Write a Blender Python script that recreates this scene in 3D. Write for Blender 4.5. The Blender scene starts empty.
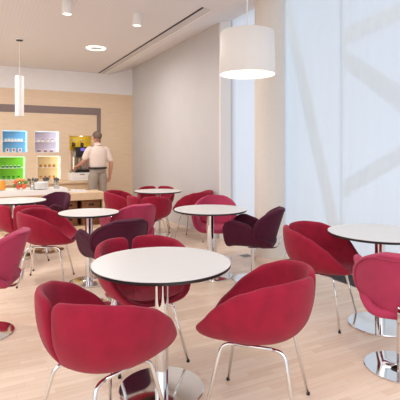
import bpy, bmesh, math, random
from mathutils import Vector, Matrix
random.seed(7)
C = bpy.context.scene.collection
PI = math.pi
R = math.radians

# ------------------------------------------------------------------ camera geometry
F, HOR, CAMZ = 440.0, 151.0, 1.40
YAW = math.atan(225 / 440)
FW = Vector((math.sin(YAW), math.cos(YAW), 0))
RT = Vector((math.cos(YAW), -math.sin(YAW), 0))
WX, BY, CEIL, CURX = 3.48, 10.49, 3.26, 3.85

def vw(lat, dep, z=0.0):
    v = FW * dep + RT * lat
    return Vector((v.x, v.y, z))
def floor_pt(px, py, z=0.0):
    d = F * (CAMZ - z) / (py - HOR)
    return vw((px - 200) / F * d, d, z)
def at_depth(px, py, d):
    return vw((px - 200) / F * d, d, CAMZ + (HOR - py) * d / F)
def on_plane_y(px, py, Y):
    k = FW + RT * ((px - 200) / F)
    d = Y / k.y
    return Vector((d * k.x, Y, CAMZ + (HOR - py) * d / F))
def on_plane_x(px, py, X):
    k = FW + RT * ((px - 200) / F)
    d = X / k.x
    return Vector((X, d * k.y, CAMZ + (HOR - py) * d / F))
def on_plane_z(px, py, z):
    return floor_pt(px, py, z)

cam = bpy.data.cameras.new('camera')
cam.sensor_width = 36; cam.lens = 36 * F / 400
cam.shift_y = -(200 - HOR) / 400
cam.clip_end = 200
co = bpy.data.objects.new('camera', cam); C.objects.link(co)
co.location = (0, 0, CAMZ); co.rotation_euler = (R(90), 0, -YAW)
bpy.context.scene.camera = co

# ------------------------------------------------------------------ materials
def lin(c):
    c = c / 255
    return c / 12.92 if c <= .04045 else ((c + .055) / 1.055) ** 2.4
def rgb(r, g, b): return (lin(r), lin(g), lin(b), 1)

def mat(name, col, rough=.6, metal=0, sheen=0, spec=.5, var=0.0, vscale=20, bump=0.0, bscale=200, emit=None, estr=0, trans=0, alpha=1):
    m = bpy.data.materials.new(name); m.use_nodes = True
    nt = m.node_tree; b = nt.nodes['Principled BSDF']
    b.inputs['Base Color'].default_value = col
    b.inputs['Roughness'].default_value = rough
    b.inputs['Metallic'].default_value = metal
    b.inputs['Specular IOR Level'].default_value = spec
    b.inputs['Sheen Weight'].default_value = sheen
    b.inputs['Transmission Weight'].default_value = trans
    b.inputs['Alpha'].default_value = alpha
    if emit:
        b.inputs['Emission Color'].default_value = emit
        b.inputs['Emission Strength'].default_value = estr
    tc = nt.nodes.new('ShaderNodeTexCoord')
    if var:
        n = nt.nodes.new('ShaderNodeTexNoise'); n.inputs['Scale'].default_value = vscale; n.inputs['Detail'].default_value = 4
        nt.links.new(tc.outputs['Object'], n.inputs['Vector'])
        r = nt.nodes.new('ShaderNodeMapRange')
        r.inputs['From Min'].default_value = .3; r.inputs['From Max'].default_value = .7
        r.inputs['To Min'].default_value = 1 - var; r.inputs['To Max'].default_value = 1 + var
        nt.links.new(n.outputs['Fac'], r.inputs['Value'])
        mx = nt.nodes.new('ShaderNodeVectorMath'); mx.operation = 'SCALE'
        mx.inputs[0].default_value = col[:3]
        nt.links.new(r.outputs['Result'], mx.inputs['Scale'])
        nt.links.new(mx.outputs['Vector'], b.inputs['Base Color'])
    if bump:
        n2 = nt.nodes.new('ShaderNodeTexNoise'); n2.inputs['Scale'].default_value = bscale
        nt.links.new(tc.outputs['Object'], n2.inputs['Vector'])
        bp = nt.nodes.new('ShaderNodeBump'); bp.inputs['Strength'].default_value = bump; bp.inputs['Distance'].default_value = .002
        nt.links.new(n2.outputs['Fac'], bp.inputs['Height'])
        nt.links.new(bp.outputs['Normal'], b.inputs['Normal'])
    return m

def wood(name, c1, c2, c3, length=.42, width=.07, rough=.4, axis_scale=(1, 1, 1), vertical=False, spec=.5):
    m = bpy.data.materials.new(name); m.use_nodes = True
    nt = m.node_tree; b = nt.nodes['Principled BSDF']; b.inputs['Roughness'].default_value = rough
    b.inputs['Specular IOR Level'].default_value = spec
    tc = nt.nodes.new('ShaderNodeTexCoord')
    vec = tc.outputs['Object']
    if vertical:
        sx = nt.nodes.new('ShaderNodeSeparateXYZ'); nt.links.new(vec, sx.inputs[0])
        cx = nt.nodes.new('ShaderNodeCombineXYZ')
        nt.links.new(sx.outputs['X'], cx.inputs['X']); nt.links.new(sx.outputs['Z'], cx.inputs['Y'])
        vec = cx.outputs[0]
    br = nt.nodes.new('ShaderNodeTexBrick')
    br.inputs['Scale'].default_value = 1; br.inputs['Brick Width'].default_value = length; br.inputs['Row Height'].default_value = width
    br.inputs['Mortar Size'].default_value = .0012; br.inputs['Mortar Smooth'].default_value = .3
    br.inputs['Color1'].default_value = c1; br.inputs['Color2'].default_value = c2; br.inputs['Mortar'].default_value = c3
    br.offset = .37; br.offset_frequency = 2; br.squash = .8; br.squash_frequency = 3
    nt.links.new(vec, br.inputs['Vector'])
    mp = nt.nodes.new('ShaderNodeMapping'); mp.inputs['Scale'].default_value = (2.2, 45, 45)
    nt.links.new(vec, mp.inputs['Vector'])
    n = nt.nodes.new('ShaderNodeTexNoise'); n.inputs['Scale'].default_value = 1.3; n.inputs['Detail'].default_value = 5
    nt.links.new(mp.outputs[0], n.inputs['Vector'])
    r = nt.nodes.new('ShaderNodeMapRange'); r.inputs['From Min'].default_value = .3; r.inputs['From Max'].default_value = .7
    r.inputs['To Min'].default_value = .93; r.inputs['To Max'].default_value = 1.06
    nt.links.new(n.outputs['Fac'], r.inputs['Value'])
    s = nt.nodes.new('ShaderNodeVectorMath'); s.operation = 'SCALE'
    nt.links.new(br.outputs['Color'], s.inputs[0]); nt.links.new(r.outputs['Result'], s.inputs['Scale'])
    nt.links.new(s.outputs['Vector'], b.inputs['Base Color'])
    return m

M = {}
M['floor'] = wood('parquet', rgb(237, 215, 193), rgb(225, 198, 172), rgb(216, 188, 162), .42, .05, .34, spec=.45)
M['panel'] = wood('oak_panel', rgb(229, 205, 176), rgb(226, 201, 172), rgb(216, 190, 160), 2.6, 1.3, .5, vertical=True)
M['counterwood'] = mat('counter_oak', rgb(222, 194, 160), .45, var=.06, vscale=8)
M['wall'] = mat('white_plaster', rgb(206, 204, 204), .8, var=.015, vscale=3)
M['wall_lit'] = mat('white_plaster_lit', rgb(238, 236, 236), .8, var=.015, vscale=3)  # same wall plaster, lightened to offset weak light on the upper back wall
M['band'] = mat('taupe_band', rgb(134, 117, 114), .6)
M['white'] = mat('white_lacquer', rgb(240, 237, 233), .35)
M['lamp_white'] = mat('lamp_white', rgb(236, 233, 229), .5)
M['laminate'] = mat('white_laminate', rgb(220, 217, 214), .32, var=.01, vscale=300)
M['black_edge'] = mat('black_core_edge', rgb(38, 32, 30), .4)
M['chrome'] = mat('chrome', (.76, .755, .75, 1), .06, metal=1)
M['steel'] = mat('brushed_steel', (.55, .54, .52, 1), .25, metal=1)
M['darksteel'] = mat('cutlery_steel', (.2, .18, .16, 1), .35, metal=1)
M['rubber'] = mat('black_rubber', rgb(30, 28, 28), .6)
M['red'] = mat('red_velvet', rgb(150, 19, 48), .8, sheen=.1, spec=.25, var=.13, vscale=14, bump=.25, bscale=350)
M['pink'] = mat('pink_velvet', rgb(176, 55, 88), .8, sheen=.12, spec=.25, var=.06, vscale=14, bump=.25, bscale=350)
M['purple'] = mat('plum_velvet', rgb(72, 12, 40), .8, sheen=.05, spec=.25, var=.1, vscale=14, bump=.25, bscale=350)
M['grille'] = mat('grille_metal', rgb(112, 108, 108), .5, metal=.3)
M['dark'] = mat('dark_recess', rgb(24, 20, 19), .8)
M['ventgrey'] = mat('vent_grey', rgb(204, 198, 195), .5)
M['column'] = mat('column_plaster', rgb(232, 224, 214), .8, var=.02, vscale=40)
M['facade'] = mat('facade_beam_paint', rgb(232, 226, 208), .8)
M['glow'] = mat('lamp_glow', rgb(255, 250, 240), .5, emit=rgb(255, 246, 232), estr=2)
M['black'] = mat('black_plastic', rgb(34, 33, 38), .35)
M['skin'] = mat('skin', rgb(205, 150, 128), .6, var=.05, vscale=20)
M['hair'] = mat('grey_hair', rgb(112, 92, 82), .8, var=.25, vscale=90)
M['shirt'] = mat('cream_shirt', rgb(228, 210, 198), .85, var=.03, vscale=30, bump=.2)
M['trousers'] = mat('grey_trousers', rgb(158, 146, 134), .85, var=.04, vscale=30)
M['leather'] = mat('dark_leather', rgb(40, 32, 30), .5)
M['wicker'] = mat('brown_wicker', rgb(140, 92, 56), .7, var=.35, vscale=28, bump=.5, bscale=60)
M['orange'] = mat('orange_fruit', rgb(228, 92, 12), .4, var=.06, vscale=40)
M['tomato'] = mat('red_fruit', rgb(205, 55, 20), .35)
M['lime'] = mat('green_fruit', rgb(112, 140, 30), .45, var=.08)
M['peach'] = mat('pale_fruit', rgb(240, 160, 80), .5, var=.08)
M['juice'] = mat('orange_juice', rgb(248, 160, 20), .3)
M['display'] = mat('display_violet', rgb(110, 90, 190), .3, emit=rgb(120, 100, 200), estr=.6)
M['beans'] = mat('coffee_beans', rgb(70, 42, 28), .6, var=.3, vscale=200)

# glass: thin clear
def glass(name, tint=(1, 1, 1, 1), w=.86):
    m = bpy.data.materials.new(name); m.use_nodes = True
    nt = m.node_tree; nt.nodes.remove(nt.nodes['Principled BSDF'])
    o = nt.nodes['Material Output']
    t = nt.nodes.new('ShaderNodeBsdfTransparent'); t.inputs[0].default_value = tint
    g = nt.nodes.new('ShaderNodeBsdfGlossy'); g.inputs['Roughness'].default_value = .03
    mx = nt.nodes.new('ShaderNodeMixShader'); mx.inputs[0].default_value = 1 - w
    nt.links.new(t.outputs[0], mx.inputs[1]); nt.links.new(g.outputs[0], mx.inputs[2])
    nt.links.new(mx.outputs[0], o.inputs['Surface'])
    return m
M['glass'] = glass('clear_glass', w=.975)

def curtain_mat():
    m = bpy.data.materials.new('sheer_curtain'); m.use_nodes = True
    nt = m.node_tree; nt.nodes.remove(nt.nodes['Principled BSDF'])
    o = nt.nodes['Material Output']
    t = nt.nodes.new('ShaderNodeBsdfTransparent'); t.inputs[0].default_value = (1, 1, 1, 1)
    tl = nt.nodes.new('ShaderNodeBsdfTranslucent'); tl.inputs[0].default_value = (.92, .95, .97, 1)
    df = nt.nodes.new('ShaderNodeBsdfDiffuse'); df.inputs[0].default_value = (.72, .82, .95, 1)
    a = nt.nodes.new('ShaderNodeMixShader'); a.inputs[0].default_value = .45
    nt.links.new(tl.outputs[0], a.inputs[1]); nt.links.new(df.outputs[0], a.inputs[2])
    b = nt.nodes.new('ShaderNodeMixShader'); b.inputs[0].default_value = .79
    nt.links.new(t.outputs[0], b.inputs[1]); nt.links.new(a.outputs[0], b.inputs[2])
    nt.links.new(b.outputs[0], o.inputs['Surface'])
    return m
M['curtain'] = curtain_mat()

def ceiling_mat():
    m = mat('perforated_ceiling', rgb(232, 220, 210), .85)
    nt = m.node_tree; b = nt.nodes['Principled BSDF']
    tc = nt.nodes.new('ShaderNodeTexCoord')
    sc = nt.nodes.new('ShaderNodeVectorMath'); sc.operation = 'SCALE'; sc.inputs['Scale'].default_value = 1 / .05
    nt.links.new(tc.outputs['Object'], sc.inputs[0])
    fr = nt.nodes.new('ShaderNodeVectorMath'); fr.operation = 'FRACTION'; nt.links.new(sc.outputs[0], fr.inputs[0])
    sp = nt.nodes.new('ShaderNodeSeparateXYZ'); nt.links.new(fr.outputs[0], sp.inputs[0])
    cb = nt.nodes.new('ShaderNodeCombineXYZ'); nt.links.new(sp.outputs['X'], cb.inputs['X']); nt.links.new(sp.outputs['Y'], cb.inputs['Y'])
    ds = nt.nodes.new('ShaderNodeVectorMath'); ds.operation = 'DISTANCE'; ds.inputs[1].default_value = (.5, .5, 0)
    nt.links.new(cb.outputs[0], ds.inputs[0])
    rm = nt.nodes.new('ShaderNodeMapRange'); rm.inputs['From Min'].default_value = .2; rm.inputs['From Max'].default_value = .27
    nt.links.new(ds.outputs['Value'], rm.inputs['Value'])
    mx = nt.nodes.new('ShaderNodeMix'); mx.data_type = 'RGBA'
    mx.inputs['A'].default_value = rgb(216, 212, 210); mx.inputs['B'].default_value = rgb(223, 219, 217)
    nt.links.new(rm.outputs['Result'], mx.inputs['Factor']); nt.links.new(mx.outputs['Result'], b.inputs['Base Color'])
    return m
M['ceiling'] = ceiling_mat()
M['ceilplain'] = mat('plain_ceiling', rgb(223, 219, 217), .85)

# ------------------------------------------------------------------ mesh helpers
def link(name, me, m=None, parent=None, smooth=False):
    o = bpy.data.objects.new(name, me)
    if m is not None:
        me.materials.clear(); me.materials.append(m)
    C.objects.link(o)
    if parent is not None: o.parent = parent
    for p in me.polygons: p.use_smooth = smooth
    return o
def build(name, bm, m, parent=None, smooth=False, sharp=None):
    bmesh.ops.recalc_face_normals(bm, faces=bm.faces[:])
    me = bpy.data.meshes.new(name); bm.to_mesh(me); bm.free()
    o = link(name, me, m, parent, smooth)
    if smooth and sharp:
        me.set_sharp_from_angle(angle=R(sharp))
    return o
def box(bm, lo, hi):
    lo = Vector(lo); hi = Vector(hi); c = (lo + hi) / 2; s = hi - lo
    return bmesh.ops.create_cube(bm, size=1, matrix=Matrix.Translation(c) @ Matrix.Diagonal((abs(s.x), abs(s.y), abs(s.z), 1)))
def B(lo, hi, bev=0):
    bm = bmesh.new(); box(bm, lo, hi)
    if bev: bmesh.ops.bevel(bm, geom=bm.edges[:], offset=bev, segments=2, affect='EDGES')
    return bm
def lathe(bm, prof, n=40, c=(0, 0, 0)):
    c = Vector(c); rings = []
    for r, z in prof:
        if r < 1e-6: rings.append([bm.verts.new(c + Vector((0, 0, z)))])
        else: rings.append([bm.verts.new(c + Vector((r * math.cos(2 * PI * i / n), r * math.sin(2 * PI * i / n), z))) for i in range(n)])
    for a, b in zip(rings, rings[1:]):
        for i in range(n):
            j = (i + 1) % n
            if len(a) == 1 and len(b) == 1: continue
            if len(a) == 1: bm.faces.new((a[0], b[i], b[j]))
            elif len(b) == 1: bm.faces.new((a[i], a[j], b[0]))
            else: bm.faces.new((a[i], a[j], b[j], b[i]))
    return bm
def L(prof, n=40, c=(0, 0, 0)):
    return lathe(bmesh.new(), prof, n, c)
def tube(bm, pts, r, n=10, caps=True):
    pts = [Vector(p) for p in pts]; rings = []
    t0 = (pts[1] - pts[0]).normalized()
    up = Vector((0, 0, 1)) if abs(t0.z) < .9 else Vector((1, 0, 0))
    u = t0.cross(up).normalized()
    for i, p in enumerate(pts):
        if i == 0: t = t0
        elif i == len(pts) - 1: t = (p - pts[i - 1]).normalized()
        else: t = ((p - pts[i - 1]).normalized() + (pts[i + 1] - p).normalized()).normalized()
        u = (u - t * u.dot(t)).normalized(); v = t.cross(u)
        rr = r[i] if isinstance(r, (list, tuple)) else r
        rings.append([bm.verts.new(p + (u * math.cos(2 * PI * k / n) + v * math.sin(2 * PI * k / n)) * rr) for k in range(n)])
    for a, b in zip(rings, rings[1:]):
        for k in range(n):
            bm.faces.new((a[k], a[(k + 1) % n], b[(k + 1) % n], b[k]))
    if caps:
        bm.faces.new(rings[0][::-1]); bm.faces.new(rings[-1])
    return bm
def T(pts, r, n=10): return tube(bmesh.new(), pts, r, n)
def fillet(pts, rad, k=6):
    out = [Vector(pts[0])]
    for i in range(1, len(pts) - 1):
        p = Vector(pts[i]); a = (Vector(pts[i - 1]) - p).normalized(); b = (Vector(pts[i + 1]) - p).normalized()
        for j in range(k + 1):
            s = j / k
            q0 = p + a * rad; q1 = p + b * rad
            out.append(q0 * (1 - s) ** 2 + p * 2 * s * (1 - s) + q1 * s * s)
    out.append(Vector(pts[-1])); return out
def baked(o):
    """apply the modifiers of o"""
    bpy.context.view_layer.update()
    dg = bpy.context.evaluated_depsgraph_get()
    me = bpy.data.meshes.new_from_object(o.evaluated_get(dg))
    o.modifiers.clear(); o.data = me
    for p in me.polygons: p.use_smooth = True
    return o
def tag(o, label=None, cat=None, group=None, kind=None):
    if label: o['label'] = label
    if cat: o['category'] = cat
    if group: o['group'] = group
    if kind: o['kind'] = kind
    return o
def thing(name, loc, rz=0, label=None, cat=None, group=None):
    o = bpy.data.objects.new(name, None); C.objects.link(o)
    o.empty_display_size = .1
    o.location = loc; o.rotation_euler = (0, 0, rz)
    return tag(o, label, cat, group)
def dup(root, loc, rz=0, label=None, group=None):
    def cp(o, par):
        c = o.copy(); C.objects.link(c)
        if par is not None: c.parent = par
        for ch in o.children: cp(ch, c)
        return c
    r = cp(root, None); r.location = loc; r.rotation_euler = (0, 0, rz)
    if label: r['label'] = label
    if group: r['group'] = group
    return r
def struct(name, bm, m, smooth=False):
    return tag(build(name, bm, m, None, smooth), kind='structure')

# ------------------------------------------------------------------ setting
struct('floor', B((-4, -2.5, -.1), (4.6, BY + .5, 0)), M['floor'])
bm = B((-1.4, 1.2, CEIL), (2.91, BY, CEIL + .08))
struct('ceiling', bm, M['ceiling'])
# sloped ceiling strip towards the right wall and the windows
bm = bmesh.new(); sl = .33
for y0, y1 in ((1.2, BY),):
    x0, x1 = 2.91, 4.0
    v = [bm.verts.new(p) for p in ((x0, y0, CEIL), (x1, y0, CEIL + sl * (x1 - x0)), (x1, y1, CEIL + sl * (x1 - x0)), (x0, y1, CEIL),
                                   (x0, y0, CEIL + .08), (x1, y0, CEIL + .6), (x1, y1, CEIL + .6), (x0, y1, CEIL + .08))]
    for f in ((0, 1, 2, 3), (4, 5, 6, 7), (0, 1, 5, 4), (1, 2, 6, 5), (2, 3, 7, 6), (3, 0, 4, 7)): bm.faces.new([v[i] for i in f])
struct('trim_1', bm, M['ceilplain'])
WEND = 6.14
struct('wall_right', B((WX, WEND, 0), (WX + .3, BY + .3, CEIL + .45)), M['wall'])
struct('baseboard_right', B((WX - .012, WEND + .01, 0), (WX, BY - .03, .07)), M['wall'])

# back wall with the openings of the niches
def nrect(x0, x1, y0, y1):
    a = on_plane_y(x0, (y0 + y1) / 2, BY); b = on_plane_y(x1, (y0 + y1) / 2, BY)
    zt = on_plane_y((x0 + x1) / 2, y0, BY).z; zb = on_plane_y((x0 + x1) / 2, y1, BY).z
    return (a.x, b.x, zb, zt)
N_BLUE = nrect(2, 27.8, 130.2, 152.6)
N_PINK = nrect(34.4, 59.4, 131.0, 152.6)
N_GREEN = nrect(-1.0, 25.6, 156.3, 180)
N_YEL = nrect(37, 61.0, 155.6, 179.6)
N_MACH = nrect(69, 93.5, 135.5, 179)
holes = [N_BLUE, N_PINK, N_GREEN, N_YEL, N_MACH]
PANTOP = on_plane_y(60, 91, BY).z
XL, XR = -3.2, WX
def holed_wall(x0, x1, z0, z1, holes):
    xs = sorted({x0, x1} | {h[0] for h in holes} | {h[1] for h in holes})
    zs = sorted({z0, z1} | {h[2] for h in holes} | {h[3] for h in holes})
    bm = bmesh.new(); cache = {}
    def V(x, z):
        k = (round(x, 5), round(z, 5))
        if k not in cache: cache[k] = bm.verts.new((x, BY, z))
        return cache[k]
    for a, b in zip(xs, xs[1:]):
        for c, d in zip(zs, zs[1:]):
            mx, mz = (a + b) / 2, (c + d) / 2
            if any(h[0] < mx < h[1] and h[2] < mz < h[3] for h in holes): continue
            bm.faces.new((V(a, c), V(b, c), V(b, d), V(a, d)))
    r = bmesh.ops.extrude_face_region(bm, geom=bm.faces[:])
    for v in r['geom']:
        if isinstance(v, bmesh.types.BMVert): v.co.y += .03
    return bm
struct('wall_back', holed_wall(XL, XR, 0, PANTOP, holes), M['panel'])
struct('trim_2', B((XL, BY + .004, PANTOP), (XR, BY + .2, CEIL + .45)), M['wall_lit'])
# taupe band framing the serving wall
bt = on_plane_y(50, 106.1, BY).z; bb = on_plane_y(50, 113.5, BY).z
bx0 = on_plane_y(96.8, 150, BY).x; bx1 = on_plane_y(100.8, 150, BY).x
bm = bmesh.new(); box(bm, (XL, BY - .006, bb), (bx1, BY + .01, bt)); box(bm, (bx0, BY - .006, 0), (bx1, BY + .01, bb))
struct('trim_3', bm, M['band'])

# ceiling slot diffuser
def slot():
    t = thing('air_diffuser', (0, 0, CEIL), 0, 'long linear air diffuser with a black slot in the ceiling beside the right wall', 'air vent')
    e = on_plane_z(207, 8, CEIL)
    s = on_plane_z(96, 74.3, CEIL)
    x0 = s.x + .01
    y1 = BY - .05; y0 = e.y
    build('slot', B((x0 - .014, y0, -.008), (x0 + .016, y1, -.001)), M['dark'], t)
    build('panel', B((x0 + .02, y0 + .02, -.006), (x0 + .135, y1, -.001)), M['ventgrey'], t)
    build('flange', B((x0 + .14, y0 + .05, -.012), (x0 + .165, y1, -.001)), M['lamp_white'], t)
    build('rim', B((x0 - .03, y0 - .02, -.004), (x0 - .014, y1, -.001)), M['ceilplain'], t)
slot()

# column, window frames, curtains, floor grille, facade beams
cc = (3.52, 4.83)
struct('trim_4', L([(0, 0), (.2, 0), (.2, CEIL + .35), (0, CEIL + .35)], 64, (cc[0], cc[1], 0)), M['column'], True)
bpy.data.objects['trim_4'].data.set_sharp_from_angle(angle=R(40))
struct('window_1', B((WX + .002, WEND - .05, 0), (WX + .19, WEND - .002, CEIL + .43)), M['white'])

def curtain(name, X, y0, y1, z1, label, amp=.012, lam=.16, ph=0):
    bm = bmesh.new(); n = max(8, int((y1 - y0) / .02)); rows = []
    for i in range(n + 1):
        y = y0 + (y1 - y0) * i / n
        x = X + amp * math.sin(2 * PI * y / lam + ph) * (.6 + .4 * math.sin(y * 3.1 + ph)) + amp * .7 * math.sin(y * 9 + ph)
        rows.append([bm.verts.new((x, y, z)) for z in (.02, .9, 1.8, z1)])
    for a, b in zip(rows, rows[1:]):
        for k in range(3): bm.faces.new((a[k], b[k], b[k + 1], a[k + 1]))
    return tag(build(name, bm, M['curtain'], None, True), label, 'curtain', 'sheer window curtains')
zt = lambda X: CEIL + sl * (X - 2.91) - .01
ysm = on_plane_x(341, 150, CURX).y
curtain('curtain', 3.70, 4.7, WEND - .06, zt(3.70), 'narrow white sheer curtain between the white wall and the round column', .006, .3)
curtain('curtain', CURX, ysm - .01, 5.0, zt(CURX), 'white sheer curtain just right of the round column, a slanting beam behind it', .007, .32, 1)
curtain('curtain', CURX + .02, -1.5, ysm + .02, zt(CURX + .02), 'white sheer curtain at the right edge with a V of beams behind it', .010, .2, 2)

g = thing('floor_grille', (3.63, 3.1, 0), 0, 'dark grey floor grille running along the foot of the curtained window', 'floor vent')
gy0, gy1 = -4.0, 1.45
build('frame', B((-.155, gy0, -.02), (.155, gy1, .004)), M['grille'], g)
bm = bmesh.new()
for i in range(int((gy1 - gy0) / .03)):
    y = gy0 + .03 * i + .01
    box(bm, (-.145, y, .003), (.145, y + .012, .008))
build('slats', bm, M['dark'], g)

p = floor_pt(246, 256)
t = thing('floor_outlet', p, 0, 'small square grey metal floor outlet cover near the plum chair and the column', 'floor outlet')
build('plate', B((-.085, -.085, 0), (.085, .085, .004), .001), M['ventgrey'], t)
build('lid', B((-.06, -.06, .004), (.06, .06, .006)), M['grille'], t)
def facade(quad, X, th, label):
    bm = bmesh.new()
    pts = [on_plane_x(px, py, X) for px, py in quad]
    f = [bm.verts.new(p) for p in pts]; k = [bm.verts.new(p + Vector((th, 0, 0))) for p in pts]
    bm.faces.new(f); bm.faces.new(k[::-1])
    for i in range(4): bm.faces.new((f[i], f[(i + 1) % 4], k[(i + 1) % 4], k[i]))
    return tag(build('facade_beam', bm, M['facade']), label, 'beam', 'slanting beams outside the window')
def ext(p, q, x): return (x, p[1] + (q[1] - p[1]) * (x - p[0]) / (q[0] - p[0]))
def extx(p, q, y): return (p[0] + (q[0] - p[0]) * (y - p[1]) / (q[1] - p[1]), y)
a0, a1 = (280, 0), (326, 216); b0, b1 = (290.5, 0), (336.5, 216)
facade([extx(a0, a1, -35), extx(a0, a1, 270), extx(b0, b1, 270), extx(b0, b1, -35)], 5.0, .03, 'steep slanting pale beam outside, seen through the curtain beside the round column')
facade([(341.5, 29), (341.5, 46.5), ext((341, 46), (400, 20), 420), ext((341, 29), (400, 3), 420)], 5.0, .03, 'upper arm of the V of pale beams outside, rising to the right')
facade([(342, 46.8), (342, 66.5), ext((343.6, 67.5), (400, 112.5), 420), ext((343, 46.5), (400, 85.5), 420)], 5.002, .03, 'lower arm of the V of pale beams outside, falling to the right')
facade([(344, 180), (344, 198), ext((344.8, 198), (400, 164), 420), ext((344.8, 180), (400, 146), 420)], 5.004, .03, 'lowest slanting pale beam outside, rising to the right above the right table')
pm = on_plane_x(341.5, 100, 4.12)
struct('window_2', B((4.11, pm.y - .01, 0), (4.15, pm.y + .01, CEIL + .4)), M['facade'])

# ------------------------------------------------------------------ ceiling lamps
def spot(px, py, label):
    p = on_plane_z(px, py, CEIL)
    t = thing('ceiling_spotlight', p, 0, label, 'ceiling light', 'surface mounted ceiling spotlights')
    build('housing', L([(0, 0), (.06, 0), (.062, -.003), (.062, -.16), (.055, -.16), (.052, -.13)], 40), M['lamp_white'], t, True, 40)
    build('lens', L([(0, -.151), (.0535, -.151), (.0535, -.148), (0, -.148)], 40), M['glow'], t)
    la = bpy.data.lights.new('spotlight_lamp', 'AREA'); la.shape = 'DISK'; la.size = .1; la.energy = 12; la.color = (1, .97, .94)
    lo = bpy.data.objects.new('spotlight_lamp', la); C.objects.link(lo); lo.parent = t; lo.location = (0, 0, -.165)
    return t
spot(67, 1.5, 'white cylinder spotlight under the ceiling nearest the top left of the room')
spot(137, 14, 'white cylinder spotlight under the ceiling beside the long black slot')
p = on_plane_z(96, 48, CEIL)
t = thing('ring_light', p, 0, 'flush round ceiling light with a glowing ring', 'ceiling light')
build('glowing_ring', L([(.115, -.001), (.175, -.001), (.172, -.012), (.118, -.012), (.115, -.001)], 48), M['glow'], t)
la = bpy.data.lights.new('ring_lamp', 'AREA'); la.shape = 'DISK'; la.size = .33; la.energy = 26; la.color = (1, .97, .94)
lo = bpy.data.objects.new('ring_lamp', la); C.objects.link(lo); lo.parent = t; lo.location = (0, 0, -.02)
build('cover', L([(0, -.006), (.112, -.006), (.112, -.001), (0, -.001)], 48), M['ceilplain'], t)
la.energy = 34
dup(t, (-.3, 7.9, CEIL), 0, 'added round ceiling light out of view, brightening the back wall and white counter')  # unseen copy, added to brighten the back wall and counter
dup(t, (-.3, 4.9, CEIL), 0, 'added round ceiling light out of view, above the table at the left edge')  # second unseen copy, added to light the back of the room

d = 7.3
top = at_depth(19.8, 76, d); p = on_plane_z(19.5, 39, CEIL)
t = thing('tube_pendant', (p.x, p.y, CEIL), 0, 'slim white cylinder pendant lamp hanging on a thin wire before the wood wall', 'pendant lamp')
zt_, zb_ = CAMZ + 75 * d / F - CEIL, CAMZ + 35 * d / F - CEIL
build('canopy', L([(0, 0), (.058, 0), (.058, -.02), (0, -.02)], 32), M['lamp_white'], t)
build('canopy_plate', L([(0, -.021), (.056, -.021), (.05, -.03), (0, -.03)], 32), M['rubber'], t)
build('wire', T([(0, 0, -.03), (0, 0, zt_ + .002)], .003, 6), M['lamp_white'], t)
build('tube', L([(0, zt_), (.066, zt_), (.069, zt_ - .004), (.069, zb_), (.06, zb_), (.058, zb_ + .04), (0, zb_ + .04)], 40), M['lamp_white'], t, True, 40)

d = 4.0
p = at_depth(247.3, 74.3, d)
t = thing('drum_pendant', p, 0, 'large white drum pendant lamp glowing warm underneath, near the round column', 'pendant lamp')
build('shade', L([(.238, .375), (.241, .379), (.244, .375), (.253, 0), (.250, -.004), (.247, 0), (.238, .375)], 64), M['lamp_white'], t, True, 60)
build('top_disc', L([(0, .362), (.2375, .362), (.2375, .356), (0, .356)], 64), M['lamp_white'], t)
build('cord', T([(0, 0, .36), (0, 0, CEIL - p.z - .0)], .006, 8), M['lamp_white'], t)
build('bulb', L([(0, .10), (.05, .12), (.07, .17), (.05, .22), (.02, .26), (.02, .355), (0, .355)], 24), M['glow'], t, True)
lt = bpy.data.lights.new('pendant_bulb', 'POINT'); lt.energy = 5; lt.color = (1, .9, .76); lt.shadow_soft_size = .06
lo = bpy.data.objects.new('pendant_bulb', lt); C.objects.link(lo); lo.parent = t; lo.location = (0, 0, .08)

# ------------------------------------------------------------------ tables
def make_table(name, dia, base, label, h=.75):
    t = thing(name, (0, 0, 0), 0, label, 'table', 'round white cafe tables')
    r = dia / 2
    build('tabletop', L([(0, h), (r - .001, h), (r, h - .001), (r, h - .004), (0, h - .004)], 96), M['laminate'], t, True, 30)
    build('edge', L([(0, h - .004), (r, h - .004), (r + .0005, h - .018), (r - .004, h - .022), (0, h - .022)], 96), M['black_edge'], t, True, 30)
    build('pole', L([(0, .02), (.04, .02), (.04, h - .024), (0, h - .024)], 48), M['chrome'], t, True, 40)
    build('mounting_plate', L([(0, h - .036), (.09, h - .036), (.12, h - .022), (0, h - .022)], 40), M['rubber'], t, True, 30)
    b = base / 2
    build('base', L([(0, 0), (b - .003, 0), (b, .004), (b, .012), (b - .004, .016), (b * .5, .0195), (.06, .022), (0, .022)], 96), M['chrome'], t, True, 30)
    return t
big = make_table('cafe_table', .81, .50, 'round white table in the foreground with three red chairs around it')
big.location = vw((161.6 - 200) / F * 2.585, 2.585)
def tab(src, px, dep, label):
    return dup(src, vw((px - 200) / F * dep, dep), 0, label)
tab(big, 210.3, 4.94, 'round white table behind the foreground one, between a pink chair and a plum chair')
tab(big, 380, 3.54, 'round white table by the curtained window at the right edge')
mid = make_table('cafe_table', .765, .46, 'far round white table beside the white wall under three red chairs')
mid.location = vw((158 - 200) / F * 7.2, 7.2)
tab(mid, 15.5, 5.8, 'round white table at the left edge in front of the white counter')
sm = make_table('cafe_table', .63, .41, 'small round white table left of centre between a red chair and a plum chair')
sm.location = vw((89.0 - 200) / F * 4.69, 4.69)

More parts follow.
